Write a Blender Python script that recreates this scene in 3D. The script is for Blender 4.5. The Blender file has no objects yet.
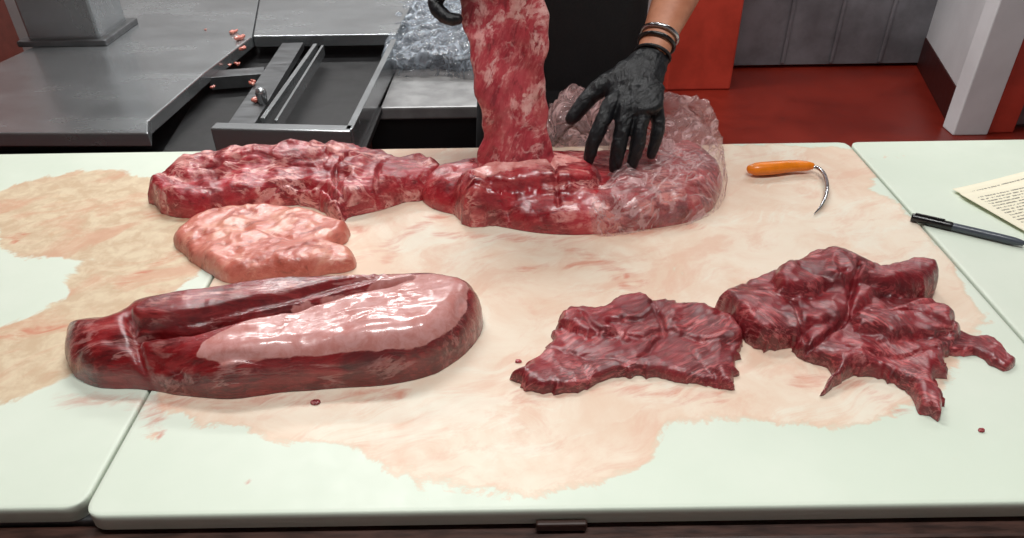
import bpy, bmesh, math, random
import numpy as np
from mathutils import Matrix, Vector
random.seed(3)
sc=bpy.context.scene
try:
    sc.view_settings.view_transform='Standard'; sc.view_settings.look='None'
except Exception: pass
# ---------------------------------------------------------------- camera
cam=bpy.data.cameras.new('camera'); co=bpy.data.objects.new('camera',cam); sc.collection.objects.link(co)
cam.sensor_width=36; cam.lens=740/1024*36; cam.clip_start=.02
M=Matrix.Translation((0,0,1.46))@Matrix.Rotation(math.radians(90-34.8),4,'X')@Matrix.Rotation(math.radians(-0.85),4,'Z')
co.matrix_world=M; sc.camera=co
R3=M.to_3x3()
T=.9
def U(px,py,z=T):
    """survey: where a measured sight line meets the horizontal plane z"""
    d=R3@Vector(((px-512)/740,-(py-269)/740,-1)); t=(z-1.46)/d.z
    return (d.x*t,d.y*t)
def flat(pts,z=T): return np.array([U(x,y,z) for x,y in pts])
def outl(pts,H,z0=0,base=T,a0=.05,a1=.65):
    ys=[p[1] for p in pts]; a,b=min(ys),max(ys)
    return np.array([U(x,y,base+z0+H*(a0+a1*(b-y)/(b-a))) for x,y in pts])
def S(r,g,b):
    f=lambda c:(c/255/12.92) if c/255<=.04045 else ((c/255+.055)/1.055)**2.4
    return (f(r),f(g),f(b),1)
# ---------------------------------------------------------------- noise
def _h(ix,iy,iz,s):
    n=(ix*73856093)^(iy*19349663)^(iz*83492791)^(s*2654435)
    n=(n^(n>>13))*1274126177 & 0x7fffffff
    n=(n^(n>>16))*668265263 & 0x7fffffff
    return (n&0xffffff)/float(0xffffff)*2-1
def vn(P,s=0):
    I=np.floor(P).astype(np.int64); F=P-I; u=F*F*(3-2*F); r=0
    for a in (0,1):
        wa=u[:,0] if a else 1-u[:,0]
        for b in (0,1):
            wb=u[:,1] if b else 1-u[:,1]
            for c in (0,1):
                wc=u[:,2] if c else 1-u[:,2]
                r=r+wa*wb*wc*_h(I[:,0]+a,I[:,1]+b,I[:,2]+c,s)
    return r
def fbm(P,o=4,s=0,g=.5):
    r=0;a=1;t=0
    for k in range(o):
        r=r+a*vn(P*(2**k)+k*17.3,s+k); t+=a; a*=g
    return r/t
def P3(x,y,z=0): return np.stack([x,y,np.zeros_like(x)+z],1)
# ---------------------------------------------------------------- polygons
def smooth_poly(p,closed=True,n=8,rag=0,seed=0,spk=0):
    N=len(p);out=[]
    for i in range(N if closed else N-1):
        g=lambda k:p[k%N] if closed else p[max(0,min(N-1,k))]
        a,b,c,d=g(i-1),g(i),g(i+1),g(i+2)
        for k in range(n):
            t=k/n
            out.append(.5*((2*b)+(c-a)*t+(2*a-5*b+4*c-d)*t*t+(3*b-a-3*c+d)*t**3))
    if not closed: out.append(p[-1])
    o=np.array(out)
    if rag:
        q=P3(o[:,0],o[:,1])*55
        if spk:
            c=o.mean(0);r=o-c;r/=np.linalg.norm(r,axis=1)[:,None]
            o=o+r*(spk*np.maximum(0,fbm(q*3.1,2,seed+21)*1.6)**1.5-spk*.25)[:,None]
        o=o+rag*np.stack([fbm(q,3,seed+1,.65),fbm(q,3,seed+9,.65)],1)
    return o
def segdist(x,y,poly,closed=True):
    best=np.full(x.shape,1e9);cx=np.zeros_like(x);cy=np.zeros_like(x);ins=np.zeros(x.shape,bool)
    N=len(poly)
    for i in range(N if closed else N-1):
        a=poly[i];b=poly[(i+1)%N];d=b-a;L=d@d
        if L<1e-14: continue
        t=np.clip(((x-a[0])*d[0]+(y-a[1])*d[1])/L,0,1)
        qx=a[0]+t*d[0];qy=a[1]+t*d[1];D=(x-qx)**2+(y-qy)**2
        m=D<best;best[m]=D[m];cx[m]=qx[m];cy[m]=qy[m]
        if closed and abs(d[1])>1e-12:
            c=((a[1]>y)!=(b[1]>y))&(x<d[0]*(y-a[1])/d[1]+a[0]); ins^=c
    dd=np.sqrt(best)
    return np.where(ins,dd,-dd) if closed else dd,cx,cy
def sst(a,b,x):
    t=np.clip((x-a)/(b-a),0,1);return t*t*(3-2*t)
# ---------------------------------------------------------------- objects
def link(o,parent=None):
    sc.collection.objects.link(o)
    if parent: o.parent=parent
    return o
def empty(n,loc=(0,0,0)):
    e=bpy.data.objects.new(n,None); e.empty_display_size=.05; link(e); return e
def mesh_obj(n,v,f,mat,parent=None,smooth=True,attrs=None):
    me=bpy.data.meshes.new(n); me.from_pydata([tuple(map(float,a)) for a in v],[],[tuple(map(int,a)) for a in f]); me.update()
    if smooth: me.polygons.foreach_set('use_smooth',[True]*len(me.polygons))
    for k,a in (attrs or {}).items():
        at=me.attributes.new(k,'FLOAT','POINT'); at.data.foreach_set('value',np.asarray(a,dtype=np.float32))
    if mat: me.materials.append(mat)
    o=bpy.data.objects.new(n,me); return link(o,parent)
def piece(n,lobes,mat,step=.0025,base=T,grooves=(),fats=(),lump=(0,1),lump2=(.0022,80),fib=(0,0,1,1),fine=.0005,seed=0,parent=None,extra=None,fat0=0):
    LP=[(smooth_poly(l['p'],rag=l.get('rag',.002),spk=l.get('spk',0),seed=seed+i),l) for i,l in enumerate(lobes)]
    al=np.concatenate([p for p,_ in LP]); x0,y0=al.min(0)-step*2;x1,y1=al.max(0)+step*2
    gx=np.arange(x0,x1,step);gy=np.arange(y0,y1,step)
    X,Y=np.meshgrid(gx,gy);sh=X.shape;x=X.ravel();y=Y.ravel()
    D=np.full(x.shape,-1e9);CX=np.zeros_like(x);CY=np.zeros_like(x);Hh=np.zeros_like(x)
    for i,(p,l) in enumerate(LP):
        d,cx,cy=segdist(x,y,p)
        m=d>D;D[m]=d[m];CX[m]=cx[m];CY[m]=cy[m]
        t=np.clip(d/l.get('R',.03),0,1)
        pr=(1-(1-t)**2)**l.get('e',.5)
        top=l['H']
        if 'tilt' in l:
            c=p.mean(0); top=top+(x-c[0])*l['tilt'][0]+(y-c[1])*l['tilt'][1]
        h=np.where(d>0,top*pr,0)
        if l.get('wob'): h=h+np.where(d>0,l['wob']*fbm(P3(x*14+i*7,y*14),2,seed+40+i)*t,0)
        Hh=np.maximum(h,Hh)
    edge=np.clip(D/.010,0,1)
    for g in grooves:
        gp=smooth_poly(g[0],closed=False)
        gx_=x+.004*fbm(P3(x,y)*50,2,seed+60);gy_=y+.004*fbm(P3(x,y)*50,2,seed+61)
        d,_,_=segdist(gx_,gy_,gp,False)
        Hh-=g[2]*np.exp(-(d/g[1])**2)*np.clip(Hh/.02,0,1)
    Hh+=lump[0]*fbm(P3(x,y)*lump[1],3,seed+5)*edge
    if lump2[0]:
        wq=P3(x+.012*fbm(P3(x,y)*22,2,seed+62),y+.012*fbm(P3(x,y)*22,2,seed+63))
        Hh+=lump2[0]*(.6-2*np.abs(fbm(wq*lump2[1],3,seed+64,.4)))*edge
    a,am,fs,ft=fib
    if am:
        wx=fbm(P3(x,y)*12,2,seed+70)*.03; wy=fbm(P3(x,y)*12,2,seed+71)*.03
        u=(x+wx)*math.cos(a)+(y+wy)*math.sin(a);w=-(x+wx)*math.sin(a)+(y+wy)*math.cos(a)
        Hh+=am*(.5-2*np.abs(fbm(P3(u*fs,w*ft),3,seed+33,.5)))*edge
    Hh=np.where(D>0,np.maximum(Hh,.0025),.0006)
    px=np.where(D>0,x,CX);py=np.where(D>0,y,CY)
    idx=np.arange(x.size).reshape(sh)
    ins=(D>0).reshape(sh)
    cell=ins[:-1,:-1]|ins[1:,:-1]|ins[:-1,1:]|ins[1:,1:]
    q=np.stack([idx[:-1,:-1][cell],idx[:-1,1:][cell],idx[1:,1:][cell],idx[1:,:-1][cell]],1)
    used=np.unique(q);rm=np.full(x.size,-1);rm[used]=np.arange(used.size)
    V=np.stack([px,py,Hh],1)[used];q=rm[q]
    fat=np.zeros(len(V))
    for ft_ in fats:
        fp,val,soft=ft_[:3]
        d,_,_=segdist(V[:,0],V[:,1],smooth_poly(fp,n=4))
        d=d+.008*fbm(P3(V[:,0],V[:,1])*35,3,seed+80)
        f=sst(-soft,soft,d)*val
        if len(ft_)>3: f=f*sst(ft_[3]-.006,ft_[3]+.006,V[:,2]+.005*fbm(P3(V[:,0],V[:,1])*30,2,seed+81))
        fat=np.maximum(fat,f)
    fat=np.clip(fat,fat0,1)
    me=bpy.data.meshes.new(n);V2=V.copy();V2[:,2]+=base
    me.from_pydata(V2.tolist(),[],q.tolist());me.update()
    no=np.zeros(len(V)*3,dtype=np.float32);me.vertices.foreach_get('normal',no);no=no.reshape(-1,3)
    dsp=fine*fbm(V2*220,3,seed+11)*np.clip(V[:,2]/.008,0,1)
    if extra: dsp=dsp+extra(V2,seed)*np.clip(V[:,2]/.01,0,1)
    V3=V2+no*dsp[:,None]; V3[:,2]=np.maximum(V3[:,2],base+.0004)
    me.vertices.foreach_set('co',V3.ravel().astype(np.float32))
    me.polygons.foreach_set('use_smooth',[True]*len(me.polygons))
    at=me.attributes.new('fat','FLOAT','POINT');at.data.foreach_set('value',fat.astype(np.float32))
    me.materials.append(mat);me.update()
    o=bpy.data.objects.new(n,me);link(o,parent);return o
def crs(P,n=6):
    return smooth_poly(np.array(P,float),closed=False,n=n)
def tube_data(pts,rad,seg=14,n=6,flat_axis=None,caps=True):
    R=[(r,r) if not isinstance(r,(tuple,list)) else r for r in rad]
    P=np.array([list(p)+list(r) for p,r in zip(pts,R)],float)
    Q=crs(P,n) if len(P)>2 else np.array([P[0]+(P[1]-P[0])*k/n for k in range(n+1)])
    C=Q[:,:3];ra=np.maximum(Q[:,3],1e-4);rb=np.maximum(Q[:,4],1e-4)
    if caps:
        def cap(c,d,a,b,rev):
            L=[]
            for k in (1,.92,.75,.5):
                s=math.sqrt(1-k*k) if k<1 else .02
                L.append((c+d*k*min(a,b),a*s,b*s))
            return L if not rev else L[::-1]
        d0=C[0]-C[1];d0/=np.linalg.norm(d0);d1=C[-1]-C[-2];d1/=np.linalg.norm(d1)
        pre=cap(C[0],d0,ra[0],rb[0],False);post=cap(C[-1],d1,ra[-1],rb[-1],True)
        C=np.array([p[0] for p in pre]+list(C)+[p[0] for p in post])
        ra=np.array([p[1] for p in pre]+list(ra)+[p[1] for p in post]);rb=np.array([p[2] for p in pre]+list(rb)+[p[2] for p in post])
    V=[];F=[];prev=None
    for i in range(len(C)):
        t=C[min(i+1,len(C)-1)]-C[max(i-1,0)];t=t/np.linalg.norm(t)
        if flat_axis is not None: b=np.array(flat_axis,float)
        elif prev is None: b=np.array((0,0,1.)) if abs(t[2])<.9 else np.array((0,1.,0))
        else: b=prev
        b=b-t*(b@t);b/=np.linalg.norm(b);prev=b;a=np.cross(b,t)
        for k in range(seg):
            an=2*math.pi*k/seg;V.append(C[i]+a*ra[i]*math.cos(an)+b*rb[i]*math.sin(an))
    for i in range(len(C)-1):
        for k in range(seg):
            F.append((i*seg+k,i*seg+(k+1)%seg,(i+1)*seg+(k+1)%seg,(i+1)*seg+k))
    F.append(tuple(range(seg))[::-1]);F.append(tuple((len(C)-1)*seg+k for k in range(seg)))
    return V,F
def merge(parts):
    V=[];F=[]
    for v,f in parts:
        o=len(V);V+=list(v);F+=[tuple(i+o for i in a) for a in f]
    return V,F
def remeshed(n,parts,mat,vox,parent=None,smooth_it=4,noise=None):
    V,F=merge(parts);o=mesh_obj(n,V,F,mat,parent)
    m=o.modifiers.new('r','REMESH');m.mode='VOXEL';m.voxel_size=vox;m.use_smooth_shade=True
    s=o.modifiers.new('s','SMOOTH');s.factor=.5;s.iterations=smooth_it
    dg=bpy.context.evaluated_depsgraph_get();dg.update();ev=o.evaluated_get(dg)
    me=bpy.data.meshes.new_from_object(ev,depsgraph=dg);o.modifiers.clear();o.data=me
    if noise:
        N=len(me.vertices);c=np.zeros(N*3,dtype=np.float32);me.vertices.foreach_get('co',c);c=c.reshape(-1,3).astype(float)
        no=np.zeros(N*3,dtype=np.float32);me.vertices.foreach_get('normal',no);no=no.reshape(-1,3)
        c=c+no*noise(c)[:,None];me.vertices.foreach_set('co',c.ravel().astype(np.float32));me.update()
    me.polygons.foreach_set('use_smooth',[True]*len(me.polygons))
    if not me.materials: me.materials.append(mat)
    return o
def tube(name,pts,rad,mat,parent=None,**k):
    v,f=tube_data(pts,rad,**k);return mesh_obj(name,v,f,mat,parent)
def prism(n,poly,z0,z1,mat,parent=None,bev=.002):
    N=len(poly);V=[(p[0],p[1],z0) for p in poly]+[(p[0],p[1],z1) for p in poly]
    F=[tuple(range(N)),tuple(range(N,2*N))]+[(i,(i+1)%N,N+(i+1)%N,N+i) for i in range(N)]
    o=mesh_obj(n,V,F,mat,parent,smooth=False)
    bm=bmesh.new();bm.from_mesh(o.data);bmesh.ops.recalc_face_normals(bm,faces=bm.faces);bm.to_mesh(o.data);bm.free()
    if bev:
        b=o.modifiers.new('b','BEVEL');b.width=bev;b.segments=2;b.limit_method='ANGLE'
    return o
def box(n,x0,x1,y0,y1,z0,z1,mat,parent=None,bev=.002):
    return prism(n,[(x0,y0),(x1,y0),(x1,y1),(x0,y1)],z0,z1,mat,parent,bev)
def bar(n,p,q,w,z0,z1,mat,parent=None,bev=.001):
    p=np.array(p);q=np.array(q);d=q-p;d=d/np.linalg.norm(d);m=np.array([-d[1],d[0]])*w/2
    return prism(n,[p-m,q-m,q+m,p+m],z0,z1,mat,parent,bev)
# ---------------------------------------------------------------- materials
class NT:
    def __init__(s,name):
        s.m=bpy.data.materials.new(name);s.m.use_nodes=True;s.t=s.m.node_tree;s.t.nodes.clear()
        s.out=s.n('ShaderNodeOutputMaterial')
    def n(s,t,**k):
        x=s.t.nodes.new(t)
        for a,b in k.items(): setattr(x,a,b)
        return x
    def l(s,a,b): s.t.links.new(a,b)
    def setv(s,sock,v):
        if isinstance(v,bpy.types.NodeSocket): s.l(v,sock)
        else: sock.default_value=v
    def coord(s,scale=(1,1,1),rot=(0,0,0),src='Object'):
        c=s.n('ShaderNodeTexCoord');m=s.n('ShaderNodeMapping');m.inputs['Scale'].default_value=scale;m.inputs['Rotation'].default_value=rot
        s.l(c.outputs[src],m.inputs['Vector']);return m.outputs[0]
    def rotscale(s,ang,scale,warp=0,wsc=8):
        c=s.n('ShaderNodeTexCoord').outputs['Object']
        if warp:
            nz=s.n('ShaderNodeTexNoise');nz.inputs['Scale'].default_value=wsc;nz.inputs['Detail'].default_value=2;s.l(c,nz.inputs['Vector'])
            a=s.n('ShaderNodeVectorMath',operation='SUBTRACT');s.l(nz.outputs['Color'],a.inputs[0]);a.inputs[1].default_value=(.5,.5,.5)
            b=s.n('ShaderNodeVectorMath',operation='SCALE');s.l(a.outputs[0],b.inputs[0]);b.inputs['Scale'].default_value=warp
            d=s.n('ShaderNodeVectorMath',operation='ADD');s.l(c,d.inputs[0]);s.l(b.outputs[0],d.inputs[1]);c=d.outputs[0]
        m=s.n('ShaderNodeMapping');m.inputs['Rotation'].default_value=(0,0,-ang) if not isinstance(ang,tuple) else ang
        s.l(c,m.inputs['Vector']);m2=s.n('ShaderNodeMapping');m2.inputs['Scale'].default_value=scale
        s.l(m.outputs[0],m2.inputs['Vector']);return m2.outputs[0]
    def noise(s,v,sc_,det=4,rough=.5,dist=0):
        x=s.n('ShaderNodeTexNoise');x.inputs['Scale'].default_value=sc_;x.inputs['Detail'].default_value=det
        x.inputs['Roughness'].default_value=rough;x.inputs['Distortion'].default_value=dist
        if v is not None:s.l(v,x.inputs['Vector'])
        return x.outputs['Fac']
    def rng(s,v,a,b,c=0,d=1):
        x=s.n('ShaderNodeMapRange');x.clamp=True;x.interpolation_type='SMOOTHSTEP'
        s.l(v,x.inputs[0])
        for i,k in enumerate((a,b,c,d)): x.inputs[i+1].default_value=k
        return x.outputs[0]
    def mix(s,f,a,b):
        x=s.n('ShaderNodeMix');x.data_type='RGBA';s.setv(x.inputs[0],f);s.setv(x.inputs[6],a);s.setv(x.inputs[7],b);return x.outputs[2]
    def mth(s,op,a,b=0,c=None):
        x=s.n('ShaderNodeMath');x.operation=op;s.setv(x.inputs[0],a);s.setv(x.inputs[1],b)
        if c is not None:s.setv(x.inputs[2],c)
        return x.outputs[0]
    def attr(s,n):
        x=s.n('ShaderNodeAttribute');x.attribute_name=n;return x.outputs['Fac']
    def bump(s,h,st=.3,d=.001,nrm=None):
        x=s.n('ShaderNodeBump');s.setv(x.inputs['Strength'],st);x.inputs['Distance'].default_value=d;s.l(h,x.inputs['Height'])
        if nrm:s.l(nrm,x.inputs['Normal'])
        return x.outputs[0]
    def bsdf(s,col,rough=.5,metal=0,nrm=None,coat=0,crough=.1,spec=.5,cn=None):
        p=s.n('ShaderNodeBsdfPrincipled');s.setv(p.inputs['Base Color'],col);s.setv(p.inputs['Roughness'],rough);s.setv(p.inputs['Metallic'],metal)
        p.inputs['Coat Weight'].default_value=coat;s.setv(p.inputs['Coat Roughness'],crough);s.setv(p.inputs['Specular IOR Level'],spec)
        if nrm:
            s.l(nrm,p.inputs['Normal'])
            s.l(cn or nrm,p.inputs['Coat Normal'])
        s.l(p.outputs[0],s.out.inputs[0]);return p
def simple(name,col,rough=.5,metal=0,nscale=20,var=.15,bump=.1,coat=0,bd=.001,stretch=(1,1,1),spec=.5):
    t=NT(name);v=t.coord(stretch);n=t.noise(v,nscale,5,.6)
    d=tuple(c*(1-var) for c in col[:3])+(1,);u=tuple(min(1,c*(1+var)) for c in col[:3])+(1,)
    c=t.mix(t.rng(n,.3,.7),d,u);t.bsdf(c,t.rng(n,.2,.8,max(0,rough-.07),min(1,rough+.07)),metal,t.bump(n,bump,bd) if bump else None,coat,spec=spec);return t.m
def meat(name,dark,mid,light,fatc,fat2,ang=0,stretch=(1,6,4),fib_s=30,fibre=.6,vein=.6,vs=9,vstretch=(1,2.5,2),vw=.03,fat0=0,rough=.36,coat=.8,bstr=.6,warp=.05,fatn=1.3,lo=.5,hi=.62,fsm=.3,cb=.3,valley=.6,cr=(.08,.26)):
    t=NT(name)
    v0=t.coord();v=t.rotscale(ang,stretch,warp);vv=t.rotscale(ang,vstretch,warp)
    nA=t.noise(v0,18,5,.62,.6);nF=t.noise(v,fib_s,7,.66,.4);nG=t.noise(v,fib_s*2.7,5,.65,.3)
    nM=t.noise(vv,vs,7,.62,.7);nP=t.noise(v0,22,4,.6,.3);nB=t.noise(v0,70,6,.65,.5)
    c=t.mix(t.rng(nA,.36,.64),dark,mid)
    c=t.mix(t.mth('MULTIPLY',t.rng(nF,.46,.34),valley),c,tuple(k*.4 for k in dark[:3])+(1,))
    pm=t.rng(nP,.36,.58,.35,1)
    c=t.mix(t.mth('MULTIPLY',t.mth('MULTIPLY',t.rng(nF,lo,hi),fibre),pm),c,light)
    c=t.mix(t.mth('MULTIPLY',t.mth('MULTIPLY',t.rng(nG,.53,.63),fibre*.7),pm),c,light)
    fcol=t.mix(t.rng(nB,.35,.66),fatc,fat2)
    dv=t.mth('ABSOLUTE',t.mth('SUBTRACT',nM,.5))
    ve=t.mth('MULTIPLY',t.rng(dv,vw,vw*.25),t.rng(nP,.42,.6))
    c=t.mix(t.mth('MULTIPLY',ve,vein),c,fcol)
    a=t.mth('ADD',t.attr('fat'),fat0)
    k=t.mth('ADD',a,t.mth('MULTIPLY',t.mth('SUBTRACT',nP,.5),fatn))
    k=t.mth('ADD',k,t.mth('MULTIPLY',t.mth('SUBTRACT',nF,.5),.9))
    k=t.mth('ADD',k,t.mth('MULTIPLY',t.mth('SUBTRACT',nB,.5),.7))
    fm=t.rng(k,.42,.66)
    c=t.mix(t.mth('MULTIPLY',fm,.93),c,fcol)
    h=t.mth('ADD',t.mth('MULTIPLY',nF,1.2),t.mth('ADD',t.mth('MULTIPLY',nG,.6),t.mth('MULTIPLY',nB,.4)))
    sm=t.mth('SUBTRACT',1,t.mth('MULTIPLY',fm,1-fsm))
    nr=t.bump(h,t.mth('MULTIPLY',sm,bstr),.0035)
    cn=t.bump(h,t.mth('MULTIPLY',sm,cb),.003)
    t.bsdf(c,t.rng(nB,.3,.7,rough-.08,rough+.14),0,nr,coat,t.rng(nP,.35,.65,*cr),.5,cn=cn)
    return t.m
MA=meat('meat_lean_dark',S(92,8,14),S(136,18,24),S(180,60,60),S(206,152,148),S(188,120,112),ang=.13,stretch=(1,9,6),fib_s=13,fibre=.5,vein=.5,vs=5,vstretch=(1,6,3),warp=.03,bstr=.4,fatn=.5,fsm=.15,coat=1,cr=(.05,.2),cb=.25)
MB=meat('meat_fat_cap',S(184,92,76),S(208,122,106),S(222,152,134),S(230,174,154),S(212,138,116),ang=.5,stretch=(1,2.5,2),fib_s=26,fibre=.5,vein=.7,vs=14,bstr=.5,fsm=.6,coat=.8)
MC=meat('meat_marbled',S(128,12,26),S(176,34,48),S(214,104,104),S(234,176,168),S(214,130,124),ang=-.1,stretch=(1,3,2.5),fib_s=34,fibre=.6,vein=.95,vs=13,vw=.05,fat0=.18,bstr=.6,fsm=.7,lo=.52,hi=.62)
MD=meat('meat_membrane',S(128,16,28),S(178,42,52),S(212,100,98),S(232,168,160),S(214,128,122),ang=-.08,stretch=(1,6,3),fib_s=18,fibre=.6,vein=.8,vs=8,vstretch=(1,5,2),fat0=.12,rough=.3,coat=1,bstr=.35,fsm=.6,cb=.2)
MF=meat('meat_flap_grain',S(100,8,18),S(140,16,30),S(206,92,94),S(224,150,146),S(204,112,112),ang=.5,stretch=(1,8,6),fib_s=22,fibre=.75,vein=.45,vs=10,vstretch=(1,6,3),bstr=.5,warp=.07,lo=.53,hi=.62,coat=1,cb=.3,valley=.45,vw=.02)
MG=meat('meat_flap_grain_fine',S(96,8,18),S(136,16,30),S(202,88,90),S(224,150,146),S(204,112,112),ang=2.5,stretch=(1,8,6),fib_s=22,fibre=.75,vein=.45,vs=10,vstretch=(1,6,3),bstr=.5,warp=.09,lo=.53,hi=.62,coat=1,cb=.3,valley=.45,vw=.02)
ME=meat('meat_strip_marbled',S(156,34,48),S(190,66,76),S(216,116,116),S(236,190,184),S(218,146,142),ang=(0,1.2,0),stretch=(1,1.8,3),fib_s=30,fibre=.6,vein=.9,vs=14,vstretch=(1,1.6,2.),vw=.04,fat0=.34,bstr=.4,fatn=2.2,warp=.03)

def m_board():
    t=NT('cutting_board_plastic');v=t.coord()
    nb=t.noise(v,7,8,.66,.6);nb2=t.noise(v,17,7,.66,.4);nf=t.noise(v,40,6,.65,.4);ns=t.noise(t.rotscale(.35,(1,4,1),.08),22,7,.65,.5);nl=t.noise(v,3,5,.6)
    white=t.mix(t.rng(nl,.3,.7),S(208,219,203),S(218,226,212))
    pv=t.rotscale(.5,(1,2.2,1),.08)
    npk=t.noise(pv,7,8,.7,.6);nw=t.noise(pv,4,7,.7,.8)
    st=t.attr('stain');e=t.mth('ADD',st,t.mth('MULTIPLY',t.mth('SUBTRACT',nb,.5),1.8));e=t.mth('ADD',e,t.mth('MULTIPLY',t.mth('SUBTRACT',nb2,.5),1.2))
    stc=t.mix(t.rng(nb,.36,.62),S(222,192,168),S(230,214,194))
    stc=t.mix(t.mth('MULTIPLY',t.rng(npk,.49,.64),.5),stc,S(216,164,138))
    stc=t.mix(t.mth('MULTIPLY',t.rng(nw,.52,.62),.55),stc,S(230,226,210))
    c=t.mix(t.mth('MULTIPLY',t.rng(e,.38,.58),.92),white,stc)
    rim=t.mth('MULTIPLY',t.rng(e,.36,.46),t.rng(e,.62,.48))
    c=t.mix(t.mth('MULTIPLY',rim,.35),c,S(216,172,140))
    tn=t.attr('tan');e2=t.mth('ADD',tn,t.mth('MULTIPLY',t.mth('SUBTRACT',nb,.5),2.4))
    tc=t.mix(t.rng(nf,.35,.65),S(198,166,132),S(216,194,162));tc=t.mix(t.mth('MULTIPLY',t.rng(npk,.48,.64),.6),tc,S(202,132,100))
    c=t.mix(t.mth('MULTIPLY',t.rng(e2,.44,.60),.85),c,tc)
    bl=t.attr('blood');e3=t.mth('ADD',bl,t.mth('MULTIPLY',t.mth('SUBTRACT',ns,.5),1.6))
    c=t.mix(t.mth('MULTIPLY',t.rng(e3,.35,.95),.6),c,S(196,84,58))
    kn=t.noise(t.rotscale(.9,(1,40,1)),25,3,.5)
    t.bsdf(c,t.rng(nf,.3,.7,.36,.52),0,t.bump(t.mth('ADD',kn,nf),.12,.0006),.0,spec=.35);return t.m
BRD=m_board()
STEEL=simple('stainless_steel',S(172,176,178),.24,.8,4,.06,0,stretch=(1,2,1))
STEELD=simple('dark_worn_steel',S(112,114,116),.34,.75,14,.2,.05,stretch=(1,4,1))
BLACKM=simple('black_channel',S(13,13,15),.5,0,20,.3,.1)
RAIL=simple('dark_brown_rail',S(64,40,32),.5,0,25,.5,.4,stretch=(1,6,6))
def m_floor():
    t=NT('red_painted_floor');v=t.coord();n=t.noise(v,2,6,.6,.4);n2=t.noise(v,30,5,.6)
    c=t.mix(t.rng(n,.3,.7),S(100,24,14),S(126,34,20));c=t.mix(t.mth('MULTIPLY',t.rng(n2,.58,.78),.35),c,S(66,16,10))
    t.bsdf(c,t.rng(n,.3,.7,.28,.45),0,t.bump(n2,.15,.002));return t.m
FLOOR=m_floor()
REDW=simple('red_painted_wall',S(176,58,42),.45,0,5,.2,.15)
DARKW=simple('grey_wall',S(150,150,150),.6,0,4,.1,.1)
GALV=simple('galvanised_panel',S(116,116,120),.5,.2,5,.25,.15)
WHITEW=simple('white_wall_panel',S(215,220,222),.5,0,4,.06,.1)
CEIL=simple('ceiling_paint',S(190,190,188),.8,0,4,.05,.1)
CLOTH=simple('black_cotton',S(13,13,16),.85,0,300,.3,.4)
TROU=simple('black_trousers',S(16,16,20),.85,0,300,.3,.4)
def m_glove():
    t=NT('black_nitrile_glove');v=t.rotscale(.9,(1,2.2,1),.04,14);n=t.noise(v,55,4,.6,.8);n2=t.noise(v,900,2,.5)
    t.bsdf(t.mix(t.rng(n,.3,.7),S(8,9,12),S(17,19,24)),.42,0,t.bump(t.mth('ADD',n,t.mth('MULTIPLY',n2,.1)),.8,.004),.0,.25,spec=.45);return t.m
GLOVE=m_glove()
def m_skin():
    t=NT('skin');v=t.coord();n=t.noise(v,25,5,.6);n2=t.noise(v,400,2,.5)
    t.bsdf(t.mix(t.rng(n,.3,.7),S(176,112,84),S(200,138,108)),.5,0,t.bump(n2,.15,.0005),0);return t.m
SKIN=m_skin()
HAIR=simple('dark_hair',S(24,18,15),.6,0,200,.4,.6,stretch=(1,1,.1))
ORANGE=simple('orange_plastic_handle',S(238,130,14),.35,0,60,.1,.08,coat=.2)
CHROME=simple('polished_hook_steel',S(170,172,175),.18,1,60,.1,.05)
PENB=simple('black_pen_cap',S(12,12,14),.3,0,60,.1,.05,coat=.2)
PENG=simple('grey_pen_barrel',S(70,76,86),.35,0,60,.1,.05,coat=.2)
SHOE=simple('black_rubber_boot',S(16,16,17),.4,0,40,.1,.1)
def m_film(name,tint,amt=.5,bs=.9,nsc=38,glint=.35):
    t=NT(name);v=t.rotscale(.6,(1,2,1.5),.06,12);n=t.noise(v,nsc,5,.55,.6)
    rd=t.mth('ABSOLUTE',t.mth('SUBTRACT',n,.5))
    nr=t.bump(rd,bs,.04)
    g=t.n('ShaderNodeBsdfPrincipled');g.inputs['Base Color'].default_value=tint;g.inputs['Roughness'].default_value=.1;t.l(nr,g.inputs['Normal'])
    g.inputs['Specular IOR Level'].default_value=1.
    tr=t.n('ShaderNodeBsdfTransparent');tr.inputs[0].default_value=(1,.97,.96,1)
    mx=t.n('ShaderNodeMixShader');t.l(t.rng(rd,.0,.05,min(1,amt+glint),amt),mx.inputs[0]);t.l(tr.outputs[0],mx.inputs[1]);t.l(g.outputs[0],mx.inputs[2]);t.l(mx.outputs[0],t.out.inputs[0]);return t.m  # creases made denser and paler, painting highlights into the film
FILM=m_film('clear_plastic_film',S(236,200,200),.16,nsc=16,glint=.4)
FILM2=m_film('pink_plastic_film',S(232,192,190),.36,nsc=14,glint=.45)
BAG=m_film('vacuum_bag_plastic',S(160,170,180),.4,1,12,.5)

# ---------------------------------------------------------------- room
box('floor',-2.7,3.3,-2.6,4.3,-.1,0,FLOOR,bev=0)
box('ceiling',-2.7,3.3,-2.6,4.3,3.0,3.1,CEIL,bev=0)
box('wall_back',-2.7,3.3,4.1,4.2,0,3,DARKW,bev=0)
box('wall_left',-2.8,-2.7,-2.6,4.2,0,3,simple('maroon_wall',S(112,62,54),.5),bev=0)
box('wall_front',-2.7,3.3,-2.7,-2.6,0,3,WHITEW,bev=0)
box('wall_right',3.2,3.3,-2.6,4.2,0,3,WHITEW,bev=0)
box('baseboard_back',-2.7,3.2,4.08,4.1,0,.12,REDW,bev=0)
dr=empty('door_1')
prism('door_panel',[(1.2,4.03),(2.3,4.03),(2.3,4.09),(1.2,4.09)],.02,2.4,GALV,dr)
for i in range(4):
    x=1.24+i*.27; box('rib_%d'%i,x,x+.02,4.015,4.03,.03,2.38,GALV,dr,.006)
box('door_frame_l',1.16,1.2,3.98,4.09,0,2.45,STEELD,dr)
box('red_pillar',.82,1.16,3.72,4.09,0,2.99,REDW,bev=.01)
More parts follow.
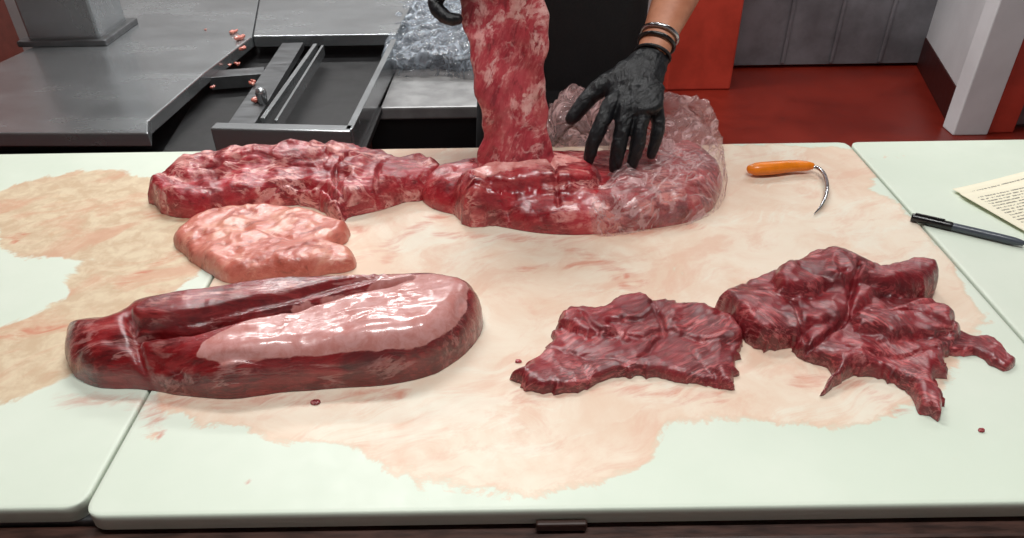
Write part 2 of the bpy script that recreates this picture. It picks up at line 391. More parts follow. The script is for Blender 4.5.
pt=empty('white_partition')
prism('partition_panel',[(2.06,3.2),(2.10,3.2),(2.34,4.08),(2.30,4.08)],.16,2.3,WHITEW,pt)
prism('kick_plate',[(2.055,3.2),(2.105,3.2),(2.345,4.08),(2.295,4.08)],0,.16,simple('dark_red_kick',S(58,14,10),.5),pt)
box('end_post',2.03,2.19,3.12,3.22,0,2.3,WHITEW,pt,.006)
rp=empty('red_door_frame')
box('jamb',2.20,2.32,3.14,3.26,0,2.3,REDW,rp,.006)
box('leaf',2.33,3.1,3.18,3.22,.02,2.2,STEELD,rp,.006)

# ---------------------------------------------------------------- cutting table
tb=empty('cutting_table')
yf=U(80,517)[1];xl=U(80,517)[0];yb=U(560,146)[1];xr=U(848,142)[0];yfl=U(40,509)[1]
stainP=smooth_poly(flat([(150,148),(205,230),(165,290),(150,400),(155,440),(165,420),(245,430),(275,445),(350,455),(440,480),(530,488),(620,480),(660,450),(690,425),(760,425),(830,435),(900,415),(950,385),(980,330),(950,260),(880,190),(835,146)]),n=3)
tanP=[smooth_poly(flat(p),n=3) for p in ([(-40,205),(50,180),(100,170),(200,190),(215,235),(150,250),(75,262),(0,245)],[(75,262),(150,250),(200,250),(180,290),(130,330),(70,375),(0,410),(-40,410),(-40,340),(60,300)])]
bloodP=[flat(p) for p in ([(385,262),(400,240),(420,225),(440,215)],[(120,285),(150,268),(185,252)],[(0,338),(60,325)],[(0,240),(20,236)],[(560,245),(590,255),(640,300)],[(330,300),(350,262),(400,240)],[(155,425),(150,400)],[(520,270),(600,262),(640,280)],[(60,398),(150,402),(300,400),(400,392)],[(150,215),(250,225),(360,230)],[(520,395),(620,385),(720,398)],[(800,380),(860,385),(900,410)],[(440,235),(560,240),(700,225)])]
def board(n,x0,x1,y0,y1,r=.018,z1=T,th=.02,parent=None):
    def ax(a,b):
        e=[0,.0008,.0025,.006];m=list(np.linspace(.012,(b-a)-.012,int((b-a)/.006)))
        return np.array([a+k for k in e]+[a+k for k in m]+[b-k for k in e[::-1]])
    gx=ax(x0,x1);gy=ax(y0,y1);X,Y=np.meshgrid(gx,gy);nx,ny=len(gx),len(gy)
    de=np.minimum(np.minimum(X-x0,x1-X),np.minimum(Y-y0,y1-Y))
    Z=z1-.0025*(1-np.sqrt(np.clip(1-(1-np.clip(de/.0025,0,1))**2,0,1)))
    for cx,sx in ((x0,1),(x1,-1)):
        for cy,sy in ((y0,1),(y1,-1)):
            a=(X-cx)*sx;b=(Y-cy)*sy;m=(a<r)&(b<r);u=1-a/r;v=1-b/r
            uu=u*np.sqrt(np.clip(1-v*v/2,0,1));vv=v*np.sqrt(np.clip(1-u*u/2,0,1))
            X=np.where(m,cx+sx*r*(1-uu),X);Y=np.where(m,cy+sy*r*(1-vv),Y)
    V=np.stack([X.ravel(),Y.ravel(),Z.ravel()],1);idx=np.arange(nx*ny).reshape(ny,nx)
    F=np.stack([idx[:-1,:-1].ravel(),idx[:-1,1:].ravel(),idx[1:,1:].ravel(),idx[1:,:-1].ravel()],1).tolist()
    ring=list(idx[0,:])+list(idx[1:,-1])+list(idx[-1,-2::-1])+list(idx[-2:0:-1,0])
    k=len(V);low=V[ring].copy();low[:,2]=z1-th+.001;V=np.concatenate([V,low]);N=len(ring)
    F+=[(ring[i],k+i,k+(i+1)%N,ring[(i+1)%N]) for i in range(N)]+[tuple(k+i for i in range(N))[::-1]]
    x,y=V[:,0],V[:,1]
    st=sst(-.03,.04,segdist(x,y,stainP)[0])
    tn=np.zeros_like(x)
    for p in tanP: tn=np.maximum(tn,sst(-.045,.045,segdist(x,y,p)[0]))
    b=np.zeros_like(x)
    for p in bloodP: b=np.maximum(b,.62*np.exp(-(segdist(x,y,p,False)[0]/.018)**2))
    for (px,py,s_) in ((627,276,.006),(14,242,.007),(247,481,.0035),(160,436,.005),(735,425,.003)):
        c=U(px,py);b=np.maximum(b,1.3*np.exp(-(((x-c[0])**2+(y-c[1])**2)/s_**2)))
    if x0<-.9: st=st*0
    if x0>.3: st=st*.3
    return mesh_obj(n,V,F,BRD,parent,attrs={'stain':st,'tan':tn,'blood':b})
board('cutting_board',xl,xr-.002,yf,yb)
board('cutting_board.001',xl-1.1,xl-.003,yfl,yb+.002)
board('cutting_board.002',xr+.002,xr+1.0,yf+.004,yb)
XL,XR=xl-1.15,xr+1.05
box('table_top',XL,XR,yf+.012,yb+.01,.855,.88,STEELD,tb)
box('front_rail',XL,XR,yf-.016,yf+.011,.80,.874,RAIL,tb,.004)
box('apron_back',XL,XR,yb-.02,yb+.008,.78,.854,STEELD,tb)
for i,(x,y) in enumerate(((XL+.06,yf+.06),(XR-.06,yf+.06),(XL+.06,yb-.06),(XR-.06,yb-.06),(0,yf+.06),(0,yb-.06))):
    box('leg_%d'%i,x-.025,x+.025,y-.025,y+.025,0,.855,STEELD,tb)
box('shelf',XL+.05,XR-.05,yf+.05,yb-.05,.25,.27,STEELD,tb)
c0=U(535,508,.88);c1=U(585,508,.88)
box('board_clip',c0[0],c1[0],yf-.0065,yf-.0005,.877,.8875,simple('dark_clip',S(60,40,32),.5),tb,.002)

# ---------------------------------------------------------------- meats
A=outl([(63,340),(66,327),(90,319),(118,316),(130,304),(160,293),(215,285),(262,279),(320,274),(400,271),(440,272),(466,279),(480,290),(481,308),(472,328),(455,348),(430,366),(390,378),(330,384),(280,389),(230,397),(185,393),(140,385),(100,383),(75,372),(64,356)],.065)
ztA=T+.062
piece('beef_knuckle_roast',[
  dict(p=A,H=.056,R=.034,e=.42,rag=.001,tilt=(.03,.03)),
  dict(p=flat([(122,316),(150,299),(215,287),(300,277),(405,271),(414,275),(350,286),(300,299),(240,311),(190,322),(140,326)],ztA),H=.071,R=.014,e=.5,rag=.002)],
  MA,grooves=[(flat([(138,328),(190,325),(240,314),(300,302),(350,290),(410,277)],ztA),.0035,.03),
              (flat([(132,322),(136,340),(142,362),(150,385)],T+.045),.005,.010),
              (flat([(70,345),(100,340),(130,345)],T+.045),.006,.004),
              (flat([(150,362),(220,374),(300,370),(380,364),(436,354)],T+.035),.0025,.006),
              (flat([(150,345),(200,352),(260,350)],T+.055),.003,.004),
              (flat([(474,284),(458,312),(442,348)],T+.05),.003,.003)],
  fats=[(flat([(190,352),(230,325),(300,304),(355,290),(410,276),(462,281),(470,288),(456,318),(442,342),(380,350),(300,360),(230,364)],T+.056),1.0,.004,.041),
        (flat([(150,303),(215,291),(300,281),(300,286),(215,297),(150,309)],T+.07),.5,.004)],
  lump=(.005,14),lump2=(.0006,50),fib=(.13,.0007,10,70),fine=.0002,seed=3,step=.0022)
B=outl([(172,236),(185,222),(205,210),(240,202),(275,201),(305,205),(330,214),(348,222),(345,235),(335,243),(350,250),(356,262),(345,270),(300,276),(250,281),(225,282),(200,265),(180,248)],.03)
piece('beef_fat_slab',[dict(p=B,H=.023,R=.016,e=.5,rag=.003)],MB,fats=[(B,.45,.01)],lump=(.006,22),lump2=(.003,38),fib=(.6,.001,40,120),seed=21,
  grooves=[(flat([(345,240),(300,246),(250,262)],T+.025),.003,.004),(flat([(200,232),(240,226),(290,236)],T+.025),.004,.003)])
C=outl([(148,186),(160,172),(185,160),(220,150),(270,143),(320,139),(350,139),(375,147),(400,152),(425,150),(440,160),(445,178),(430,190),(400,195),(380,205),(350,215),(340,222),(318,205),(300,199),(260,200),(225,205),(200,214),(175,214),(155,204)],.055)
piece('beef_chuck_piece',[dict(p=C,H=.038,R=.020,e=.5,rag=.004,spk=.004),
  dict(p=outl([(318,170),(345,148),(375,147),(400,152),(425,152),(440,162),(440,180),(400,193),(380,204),(350,214),(340,220),(325,203),(345,190),(330,182)],.06),H=.043,R=.015,wob=.01,rag=.005),
  dict(p=outl([(165,180),(220,156),(300,146),(340,152),(310,172),(240,186),(190,200)],.06),H=.052,R=.02,wob=.01,rag=.005)],MC,
  fats=[(outl([(160,180),(200,158),(270,146),(330,143),(380,152),(330,160),(270,170),(200,190)],.06),.42,.012)],
  grooves=[(flat([(165,200),(220,188),(280,176),(330,180)],T+.045),.003,.014),(flat([(200,165),(260,158),(320,160)],T+.05),.003,.008),(flat([(345,150),(335,170),(350,200)],T+.05),.003,.014),(flat([(380,160),(375,185),(365,205)],T+.045),.003,.012),(flat([(310,196),(325,190),(345,205)],T+.03),.004,.02)],
  lump=(.010,22),lump2=(.006,32),fib=(-.1,.002,26,80),seed=31,step=.0022)
D=outl([(418,178),(430,162),(450,155),(490,148),(540,142),(600,142),(640,138),(665,130),(690,128),(715,142),(725,160),(722,180),(712,200),(690,215),(650,225),(600,232),(550,232),(500,222),(460,208),(430,196)],.075)
piece('beef_brisket_primal',[dict(p=D,H=.046,R=.05,e=.5,rag=.001),
  dict(p=flat([(448,168),(475,156),(510,148),(545,144),(590,150),(612,164),(600,176),(560,182),(510,182),(470,184)],T+.07),H=.068,R=.030,e=.7,rag=.006,spk=.008),
  dict(p=flat([(600,178),(640,170),(690,165),(720,170),(705,186),(650,194),(610,194)],T+.045),H=.054,R=.035,e=.8)],MD,
  fats=[(flat([(470,158),(510,148),(560,146),(590,154),(560,166),(510,170),(480,174)],T+.07),.6,.012),(flat([(560,198),(640,194),(700,186),(700,198),(640,210),(570,212)],T+.04),.3,.01)],
  grooves=[(flat([(440,190),(500,190),(560,188),(610,184),(650,180),(700,174)],T+.05),.003,.008),(flat([(470,170),(500,178),(510,186)],T+.07),.003,.008),(flat([(480,210),(560,218),(640,212),(700,200)],T+.035),.0025,.003),(flat([(545,150),(556,170),(560,184)],T+.07),.003,.008)],
  lump=(.006,18),lump2=(.004,26),fib=(-.05,.0012,14,80),seed=41,step=.0022)
F=outl([(513,378),(525,368),(540,350),(552,333),(560,318),(575,310),(600,308),(615,296),(640,292),(665,298),(690,302),(715,308),(738,318),(745,335),(740,355),(738,375),(725,390),(705,385),(670,380),(640,375),(610,378),(585,390),(560,393),(530,390)],.02)
piece('beef_flap_steak',[dict(p=F,H=.012,R=.007,rag=.005,spk=.012),
  dict(p=outl([(560,318),(575,310),(600,308),(615,296),(640,292),(660,306),(645,322),(610,330),(620,345),(590,347),(565,335)],.025),H=.022,R=.008,rag=.005,spk=.007),
  dict(p=outl([(640,318),(690,303),(715,308),(738,320),(742,345),(700,350),(665,340),(645,350),(620,352),(625,332)],.022),H=.019,R=.008,rag=.005,spk=.007)],MF,
  grooves=[(flat([(545,345),(580,355),(620,362),(640,370)],T+.012),.002,.005),(flat([(650,300),(665,330),(640,352)],T+.02),.0025,.009),(flat([(690,350),(710,370),(725,385)],T+.012),.002,.005),(flat([(580,312),(600,330),(640,336)],T+.02),.0025,.006)],
  lump=(.006,26),lump2=(.0055,24),fib=(.5,.0016,10,90),fine=.0003,seed=51,step=.0018)
G1=[(722,290),(745,282),(770,270),(790,262),(810,248),(840,247),(860,255),(885,262),(890,285),(870,310),(850,325),(800,345),(770,350),(750,345),(735,325),(720,305)]
G2=[(858,268),(885,262),(915,255),(930,260),(940,275),(935,290),(920,302),(880,304),(855,295)]
G3=[(795,340),(820,310),(860,295),(910,290),(940,300),(955,315),(965,335),(950,350),(945,370),(935,385),(942,405),(930,417),(918,410),(905,385),(880,375),(850,372),(825,390),(830,365),(800,352)]
G4=[(935,325),(975,332),(1000,340),(1015,360),(1010,373),(995,368),(975,354),(940,350)]
piece('beef_flap_steak.001',[dict(p=outl(G1,.04),H=.030,R=.012,rag=.005,spk=.008),dict(p=outl(G2,.055),H=.046,R=.014,rag=.005,spk=.007),
  dict(p=outl(G3,.03),H=.019,R=.009,rag=.005,spk=.012),dict(p=outl(G4,.015),H=.011,R=.007,rag=.005,spk=.008),
  dict(p=outl([(775,275),(812,250),(845,250),(880,268),(868,292),(830,305),(800,318),(770,312)],.055),H=.049,R=.014,rag=.005,spk=.007),
  dict(p=outl([(850,318),(900,300),(945,305),(955,330),(930,350),(880,352),(850,345)],.042),H=.033,R=.010,rag=.005,spk=.008)],MG,
  grooves=[(flat([(860,262),(855,285),(845,310),(800,335)],T+.045),.003,.013),(flat([(760,285),(790,295),(810,330)],T+.035),.0025,.008),(flat([(880,302),(920,305),(950,320)],T+.035),.003,.009),(flat([(850,345),(900,350),(940,345)],T+.025),.002,.006),(flat([(800,265),(830,275),(850,270)],T+.045),.0025,.006)],
  lump=(.008,22),lump2=(.0065,22),fib=(2.5,.0016,10,90),fine=.0003,seed=61,step=.0018)
for i,(px,py,r) in enumerate(((316,403,.006),(981,431,.004),(518,362,.004))):
    c=U(px,py);a=[(c[0]+r*math.cos(k*1.05)*random.uniform(.7,1.2),c[1]+r*.6*math.sin(k*1.05)) for k in range(6)]
    piece('meat_scrap'+('' if i==0 else '.%03d'%i),[dict(p=np.array(a),H=r*.5,R=r*.5,rag=.0003)],MC,step=.0006,lump=(.0004,200),lump2=(0,1),seed=90+i,fine=.0001)

def strip():
    rows=[((.012,.985,.945),.064),((.010,.995,.985),.054),((.006,1.003,1.03),.047),((.002,1.01,1.08),.050),((-.002,1.018,1.13),.055),((-.005,1.025,1.17),.058),((-.008,1.03,1.21),.056),((-.03,1.035,1.245),.042),((-.045,1.04,1.27),.028)]
    P=np.array([list(a)+[b] for a,b in rows]);Q=smooth_poly(P,closed=False,n=16);nu=64;V=[];n=len(Q)
    for i,q in enumerate(Q):
        for k in range(nu):
            an=2*math.pi*k/nu;c,s=math.cos(an),math.sin(an)
            ex=np.sign(c)*abs(c)**.5;ey=np.sign(s)*abs(s)**.5
            w=q[3]*(1+.05*math.sin(q[2]*60+(2 if c>0 else 0))+.03*math.sin(q[2]*140+(1 if c>0 else 3)))
            V.append((q[0]+ex*w,q[1]+ey*.0075+.006*math.sin(ex*3+q[2]*18),q[2]))
    F=[(i*nu+k,i*nu+(k+1)%nu,(i+1)*nu+(k+1)%nu,(i+1)*nu+k) for i in range(n-1) for k in range(nu)]
    F+=[tuple(range(nu))[::-1],tuple((n-1)*nu+k for k in range(nu))]
    def nz(c):
        return .003*fbm(c*np.array([28,28,20]),3,7)+.0015*(.5-2*np.abs(fbm(c*np.array([50,50,32]),3,17)))
    return remeshed('beef_flap_strip',[(V,F)],ME,.0026,None,1,nz)
strip()

film_ex=lambda V,s:.007*(.4-2*np.abs(fbm(V*30,2,s+3)))
piece('plastic_wrap',[dict(p=outl([(600,190),(628,150),(650,122),(672,104),(700,108),(716,128),(728,150),(727,184),(712,206),(680,221),(640,228),(602,234),(585,222)],.08),H=.062,R=.04,e=.55,rag=.004)],FILM,
   lump=(.006,24),lump2=(.007,30),seed=71,extra=film_ex,step=.003,fib=(1.2,.004,15,45))
piece('plastic_wrap.001',[dict(p=outl([(545,140),(548,106),(585,88),(640,90),(675,94),(712,118),(722,138),(690,146),(640,146),(590,146)],.09),H=.075,R=.026,e=.8,rag=.01,spk=.016)],FILM2,
   lump=(.018,18),lump2=(.018,22),seed=75,extra=film_ex,step=.003,fib=(1.2,.006,15,45))

# ---------------------------------------------------------------- butcher
bt=empty('butcher')
def hand(wr,palm,kn,fing,th,ax):
    parts=[tube_data([wr,tuple((np.array(wr)+np.array(palm))/2),palm,tuple((np.array(kn[1])+np.array(kn[2]))/2)],[(.026,.020),(.034,.021),(.043,.020),(.042,.013)],flat_axis=ax,seg=20)]
    R=[.0115,.012,.0115,.010]
    for k,f,r in zip(kn,fing,R):
        p=np.array(palm);k_=np.array(k);s=k_*.6+p*.4
        parts.append(tube_data([tuple(s),k,*f],[r*1.0,r*1.12,r*1.0]+[r*.92]*(len(f)-2)+[r*.74],seg=12))
    parts.append(tube_data(th,[.017,.0165,.0135,.0105],seg=12))
    return parts
kn=[(.148,1.022,1.040),(.169,1.012,1.036),(.192,1.012,1.034),(.213,1.022,1.034)]
fg=[[(.134,1.004,1.018),(.122,.993,.994),(.116,.988,.968)],[(.162,.992,1.008),(.157,.982,.985),(.153,.977,.960)],[(.188,.992,1.008),(.184,.984,.986),(.179,.98,.962)],[(.217,1.007,1.012),(.214,.999,.995),(.209,.995,.972)]]
th=[(.196,1.065,1.07),(.158,1.064,1.062),(.122,1.055,1.040),(.094,1.042,1.010)]
wl=(.213,1.082,1.088)
wr_=lambda c:.0016*(.5-2*np.abs(fbm(c*60,3,5)))
hl=hand(wl,(.186,1.048,1.060),kn,fg,th,(-.3,-.75,.6))
remeshed('left_hand_glove',hl,GLOVE,.002,bt,2,wr_)
w2=(-.135,1.125,1.255)
kn2=[(-.075,1.055,1.262),(-.082,1.048,1.243),(-.088,1.045,1.222),(-.094,1.048,1.196)]
fg2=[[(-.068,1.022,1.262),(-.045,1.012,1.258),(-.03,1.014,1.252)],[(-.078,1.012,1.242),(-.053,1.002,1.238),(-.038,1.006,1.233)],[(-.085,1.012,1.221),(-.062,1.0,1.217),(-.048,1.004,1.214)],[(-.098,1.02,1.184),(-.082,1.004,1.172),(-.068,1.004,1.170)]]
th2=[(-.11,1.10,1.27),(-.08,1.085,1.275),(-.05,1.066,1.268),(-.032,1.056,1.26)]
h2=hand(w2,(-.105,1.082,1.230),kn2,fg2,th2,(.8,.3,.0))
h2.append(tube_data([w2,(-.155,1.15,1.262)],[(.030,.026),(.033,.030)],seg=20))
remeshed('right_hand_glove',h2,GLOVE,.002,bt,2,wr_)
sk=[tube_data([(.211,1.08,1.086),(.228,1.115,1.112),(.262,1.180,1.155),(.30,1.258,1.203),(.335,1.325,1.245),(.335,1.35,1.30)],[(.024,.019),(.027,.023),(.036,.033),(.044,.042),(.045,.043),(.046,.044)],seg=20),
    tube_data([(-.14,1.13,1.257),(-.175,1.18,1.265),(-.215,1.24,1.27),(-.25,1.29,1.275),(-.235,1.32,1.33)],[(.026,.024),(.034,.031),(.043,.040),(.044,.042),(.046,.044)],seg=20)]
remeshed('forearms',sk,SKIN,.004,bt,3)
hd=[tube_data([(.09,1.39,1.50),(.09,1.36,1.57),(.09,1.335,1.62)],[.062,.056,.056],seg=24),
    tube_data([(.09,1.33,1.63),(.09,1.315,1.68),(.09,1.32,1.74),(.09,1.34,1.79)],[(.055,.062),(.070,.086),(.076,.096),(.062,.075)],seg=28,flat_axis=(0,1,0)),
    tube_data([(.09,1.25,1.625),(.09,1.245,1.64)],[.026,.026],seg=16),
    tube_data([(.09,1.225,1.715),(.09,1.208,1.685),(.09,1.222,1.677)],[.008,.012,.011],seg=10),
    tube_data([(.068,1.232,1.655),(.09,1.226,1.657),(.112,1.232,1.655)],[.005,.0065,.005],seg=10),
    tube_data([(.165,1.33,1.675),(.172,1.335,1.71)],[(.008,.016),(.008,.018)],seg=10),
    tube_data([(.015,1.33,1.675),(.008,1.335,1.71)],[(.008,.016),(.008,.018)],seg=10)]
remeshed('head',hd,SKIN,.005,bt,3)
EYE=simple('eye_white',S(225,222,215),.2);IR=simple('eye_iris',S(40,26,18),.2)
for s in (-1,1):
    tube('eye_%s'%('r' if s<0 else 'l'),[(.09+s*.032,1.243,1.712),(.09+s*.032,1.249,1.712)],[.011,.011],EYE,bt,seg=14)
    tube('iris_%s'%('r' if s<0 else 'l'),[(.09+s*.032,1.2325,1.710),(.09+s*.032,1.235,1.710)],[.005,.005],IR,bt,seg=12)
remeshed('hair',[tube_data([(.09,1.37,1.66),(.09,1.375,1.73),(.09,1.345,1.79)],[(.072,.07),(.083,.085),(.075,.09)],seg=24,flat_axis=(0,1,0)),tube_data([(.05,1.265,1.775),(.13,1.265,1.775)],[.022,.022],seg=14)],HAIR,.006,bt,3)
tor=tube_data([(.10,1.42,.93),(.10,1.415,1.0),(.10,1.405,1.10),(.10,1.40,1.22),(.095,1.395,1.34),(.092,1.39,1.44),(.09,1.385,1.50),(.09,1.38,1.535)],[(.165,.11),(.165,.115),(.158,.115),(.165,.12),(.185,.125),(.185,.115),(.13,.09),(.07,.07)],flat_axis=(0,1,0),seg=36)
sh=[tor,tube_data([(.22,1.385,1.47),(.285,1.375,1.455),(.32,1.37,1.38),(.335,1.355,1.31)],[.06,.062,.06,.058],seg=20),
    tube_data([(-.04,1.385,1.47),(-.11,1.375,1.455),(-.19,1.35,1.40),(-.232,1.325,1.34)],[.06,.062,.06,.058],seg=20)]
fold=lambda c:.006*fbm(c*np.array([14,14,7]),3,2)
remeshed('black_shirt',sh,CLOTH,.007,bt,4,fold)
leg=[tube_data([(.10,1.42,.98),(.10,1.42,.88)],[(.16,.112),(.165,.12)],flat_axis=(0,1,0),seg=28)]
for s in (-1,1):
    leg.append(tube_data([(.10+s*.08,1.42,.88),(.10+s*.095,1.415,.68),(.10+s*.10,1.41,.48),(.10+s*.105,1.42,.28),(.10+s*.11,1.43,.07)],[(.085,.09),(.08,.085),(.062,.065),(.058,.062),(.052,.055)],flat_axis=(0,1,0),seg=20))
remeshed('trousers',leg,TROU,.009,bt,4,fold)
for s in (-1,1):
    x=.10+s*.11
    remeshed('boot_%s'%('r' if s<0 else 'l'),[tube_data([(x,1.46,.045),(x,1.40,.05),(x+s*.012,1.30,.036),(x+s*.015,1.245,.03)],[(.038,.042),(.042,.048),(.046,.032),(.036,.024)],flat_axis=(0,0,1),seg=20),tube_data([(x,1.43,.05),(x,1.43,.15)],[.045,.05],seg=18)],SHOE,.006,bt,3)
def ring(name,c,d,r,t,mat,parent):
    d=np.array(d,float);d/=np.linalg.norm(d);a=np.cross(d,(0,0,1.));a/=np.linalg.norm(a);b=np.cross(a,d)
    P=[tuple(np.array(c)+a*r[0]*math.cos(k*math.pi/12)+b*r[1]*math.sin(k*math.pi/12)) for k in range(25)]
    v,f=tube_data(P,[t]*25,seg=10,n=2,caps=False);return mesh_obj(name,v,f,mat,parent)
dd=(.025,.05,.036)
ring('bracelet',(.2265,1.111,1.110),dd,(.0275,.0245),.0036,CHROME,bt)
ring('bracelet_cord',(.221,1.100,1.102),dd,(.027,.024),.0030,PENB,bt)
ring('glove_cuff',(.214,1.085,1.090),dd,(.0265,.0225),.0026,GLOVE,bt)

# ---------------------------------------------------------------- hook, pen, paper
hk=empty('boning_hook');z=T+.012
hp=[(*U(751,169,z),z),(*U(757,169,z),z),(*U(772,168,z),z),(*U(792,166,z),z),(*U(805,166,z),z),(*U(811,166,z),z)]
tube('handle',hp,[(.008,.007),(.0115,.010),(.012,.0105),(.0105,.009),(.0085,.008),(.006,.006)],ORANGE,hk,seg=18)
pm=[(809,166,z),(818,168,z),(824,174,z),(827,184,z),(826,195,T+.010),(821,206,T+.007),(814,214,T+.004)]
tube('hook',[(*U(a,b,c),c) for a,b,c in pm],[.003,.003,.003,.003,.0028,.002,.0006],CHROME,hk,seg=12)
pn=empty('marker_pen');z=T+.0065
q0=np.array((*U(912,217,z),z));q1=np.array((*U(1024,243.5,z),z));dv=(q1-q0)/np.linalg.norm(q1-q0)
L=.137
tube('cap',[q0,q0+dv*.004,q0+dv*.05],[.0045,.0058,.0062],PENB,pn,seg=16)
tube('barrel',[q0+dv*.048,q0+dv*.09,q0+dv*.125,q0+dv*L],[.0056,.0058,.0055,.004],PENG,pn,seg=16)
tube('clip',[q0+dv*.004+np.array((0,0,.007)),q0+dv*.04+np.array((0,0,.0075))],[.0012,.0012],PENB,pn,seg=8)
def m_paper():
    t=NT('printed_paper');uv=t.n('ShaderNodeTexCoord').outputs['UV']
    sp=t.n('ShaderNodeSeparateXYZ');t.l(uv,sp.inputs[0])
    row=t.mth('FRACT',t.mth('MULTIPLY',sp.outputs[1],22));ln=t.mth('LESS_THAN',t.mth('ABSOLUTE',t.mth('SUBTRACT',row,.5)),.2)
    mp=t.n('ShaderNodeMapping');mp.inputs['Scale'].default_value=(60,22,1);t.l(uv,mp.inputs[0])
    n=t.noise(mp.outputs[0],1.0,3,.7);wd=t.mth('GREATER_THAN',n,.47)
    m=t.mth('MULTIPLY',ln,wd)
    for o in (0,1):
        m=t.mth('MULTIPLY',m,t.mth('GREATER_THAN',sp.outputs[o],.08));m=t.mth('MULTIPLY',m,t.mth('LESS_THAN',sp.outputs[o],.92))
    t.bsdf(t.mix(t.mth('MULTIPLY',m,.8),S(236,230,206),S(70,68,66)),.7,0);return t.m
PAP=m_paper()
def paper(n,p0,p1,w,h,z0,curl):
    p0=np.array(p0);d=np.array(p1)-p0;d/=np.linalg.norm(d);e=np.array([d[1],-d[0]])
    nx,ny=20,16;V=[];UVs=[]
    for j in range(ny+1):
        for i in range(nx+1):
            u,v=i/nx,j/ny;q=p0+d*w*u+e*h*v
            V.append((q[0],q[1],z0+curl*((1-u)**3)*(.4+.6*(1-v))));UVs.append((u,1-v))
    F=[(j*(nx+1)+i,j*(nx+1)+i+1,(j+1)*(nx+1)+i+1,(j+1)*(nx+1)+i) for j in range(ny) for i in range(nx)]
    o=mesh_obj(n,V,F,PAP);ul=o.data.uv_layers.new(name='UV')
    for lp in o.data.loops: ul.data[lp.index].uv=UVs[lp.vertex_index]
    s=o.modifiers.new('s','SOLIDIFY');s.thickness=.0003;return o
paper('printed_sheet',U(951,192),U(1040,168),.21,.15,T+.0012,.004)
paper('printed_sheet.001',U(958,198),U(1040,178),.21,.15,T+.0022,.005)

# ---------------------------------------------------------------- bandsaw with sliding table
sw=empty('meat_bandsaw');Z=.86
fz=lambda pts,z=Z:flat(pts,z)
prism('fixed_table',fz([(-260,133),(148,133),(148,121),(205,72),(252,36),(264,-30),(140,-30),(100,16),(0,62),(-260,90)]),Z-.03,Z,STEEL,sw,.003)
prism('rear_table',fz([(253,36),(396,34),(414,0),(420,-30),(265,-30)]),Z-.03,Z,STEEL,sw,.003)
prism('channel_pan',fz([(146,135),(355,137),(402,30),(405,0),(240,0)]),Z-.075,Z-.06,BLACKM,sw)
bar('carriage_left_plate',U(236,124,Z),U(292,38,Z),.055,Z-.03,Z-.012,STEELD,sw)
bar('carriage_lip',U(213,126,Z),U(352,129,Z),.03,Z-.05,Z+.002,STEEL,sw,.003)
bar('rail_1',U(262,116,Z),U(315,42,Z),.010,Z-.035,Z-.004,STEEL,sw)
bar('rail_2',U(275,116,Z),U(322,42,Z),.006,Z-.035,Z-.008,STEEL,sw)
bar('carriage_side',U(349,130,Z),U(394,40,Z),.014,Z-.06,Z+.002,STEEL,sw)
bar('cross_bracket',U(208,66,Z),U(262,62,Z),.05,Z-.05,Z-.02,STEELD,sw)
tube('knob',[(*U(262,98,Z),Z-.01),(*U(262,98,Z),Z+.012)],[.010,.012],STEEL,sw,seg=16)
bx=U(30,45,Z);b2=U(104,43,Z)
box('column',bx[0],b2[0],bx[1],bx[1]+.16,Z,2.1,STEEL,sw,.008)
box('column_foot',bx[0]-.02,b2[0]+.02,bx[1]-.02,bx[1]+.18,Z,Z+.015,STEELD,sw,.003)
f0=U(-260,133,Z);f1=U(352,133,Z)
box('cabinet',f0[0]+.1,f1[0]-.03,f0[1]+.06,f0[1]+.6,.25,Z-.08,BLACKM,sw,.01)
for i,(x,y) in enumerate(((f0[0]+.15,f0[1]+.1),(f1[0]-.08,f0[1]+.1),(f0[0]+.15,f0[1]+.55),(f1[0]-.08,f0[1]+.55))): box('foot_%d'%i,x-.025,x+.025,y-.025,y+.025,0,.25,STEELD,sw)
cr=[]
for px,py,r,zz in ((238,40,.014,Z),(243,50,.010,Z),(232,34,.010,Z),(212,88,.007,Z-.0),(252,84,.009,Z-.01),(256,101,.010,Z-.01),(230,66,.006,Z-.02),(205,30,.004,Z),(238,65,.008,Z-.02)):
    c=U(px,py,zz)
    for k in range(3):
        a=(c[0]+random.uniform(-r,r)*.7,c[1]+random.uniform(-r,r)*.7,zz+r*.35)
        cr.append(tube_data([a,(a[0]+random.uniform(-r,r),a[1]+random.uniform(-r,r),a[2]+r*.2)],[r*.5,r*.35],seg=10))
remeshed('meat_crumbs',cr,MB,.002,None,1,lambda c:.0015*fbm(c*160,3,8))
rb=empty('packing_bench')
a0=U(366,108,.8)
box('bench_top',a0[0],-.06,a0[1],a0[1]+.75,.77,.8,simple('grey_bench',S(150,150,150),.4,.3),rb,.004)
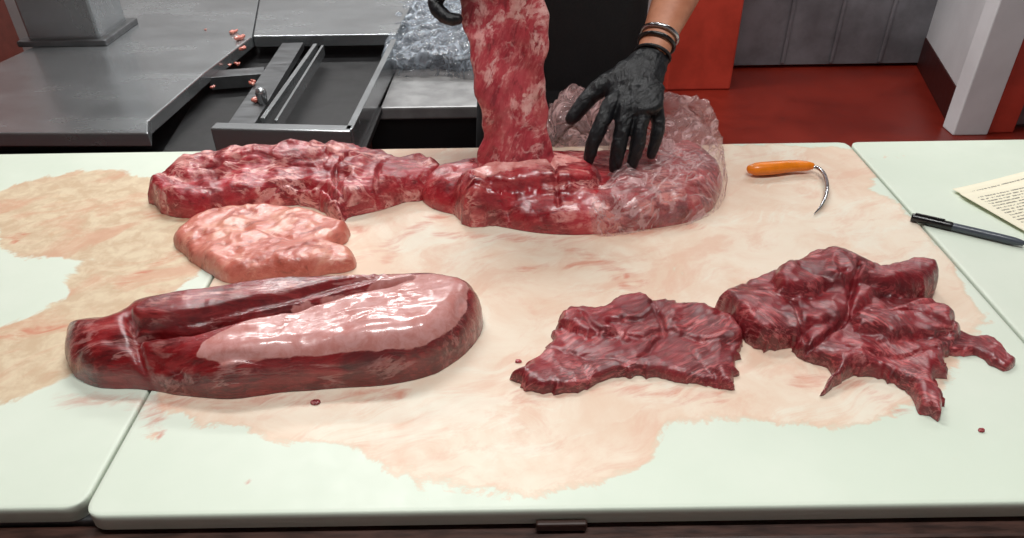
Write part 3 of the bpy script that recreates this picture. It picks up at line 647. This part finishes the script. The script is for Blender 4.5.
box('bench_shade_panel',a0[0],-.06,a0[1]+.01,a0[1]+.03,.68,.77,BLACKM,rb)  # black panel stands in for the shade under the bench
for i,(x,y) in enumerate(((a0[0]+.03,a0[1]+.06),(-.1,a0[1]+.06),(a0[0]+.03,a0[1]+.7),(-.1,a0[1]+.7))): box('bench_leg_%d'%i,x-.02,x+.02,y-.02,y+.02,0,.77,STEELD,rb)
bex=lambda V,s:.012*(.5-2*np.abs(fbm(V*24,3,s)))
piece('vacuum_bags',[dict(p=outl([(385,72),(390,40),(400,5),(440,-30),(475,-30),(500,-10),(500,70),(440,76)],.05,base=.8),H=.045,R=.03,rag=.006),],BAG,base=.801,lump=(.02,18),lump2=(.02,18),fib=(.8,.014,12,26),seed=81,step=.004,extra=bex)
piece('vacuum_bags.001',[dict(p=outl([(395,66),(400,30),(405,2),(470,-20),(490,0),(480,64),(430,68)],.04,base=.8),H=.035,R=.03),],simple('packed_meat_grey',S(84,90,98),.3,0,20,.5,.4),base=.801,lump=(.012,18),lump2=(.014,18),seed=81,step=.004)

# ---------------------------------------------------------------- lights
def area(n,loc,rot,sx,sy,e,col=(1,1,1)):
    l=bpy.data.lights.new(n,'AREA');l.shape='RECTANGLE';l.size=sx;l.size_y=sy;l.energy=e;l.color=col
    o=bpy.data.objects.new(n,l);o.location=loc;o.rotation_euler=rot;link(o);return o
CL=(1,1,.985)
area('ceiling_lamp',(-.35,2.1,2.9),(0,0,0),1.2,.2,35,CL)
area('ceiling_lamp.001',(.1,.4,2.9),(0,0,0),1.3,.2,30,CL)
area('ceiling_lamp.002',(1.5,3.1,2.9),(0,0,0),1.2,.2,22,CL)
area('ceiling_lamp.003',(-1.6,3.3,2.9),(0,0,0),1.2,.2,26,CL)
area('ceiling_lamp.004',(-.3,3.3,2.9),(0,0,0),1.2,.2,30,CL)
w=bpy.data.worlds.new('world');sc.world=w;w.use_nodes=True;w.node_tree.nodes['Background'].inputs[0].default_value=(.8,.88,1,1);w.node_tree.nodes['Background'].inputs[1].default_value=.5
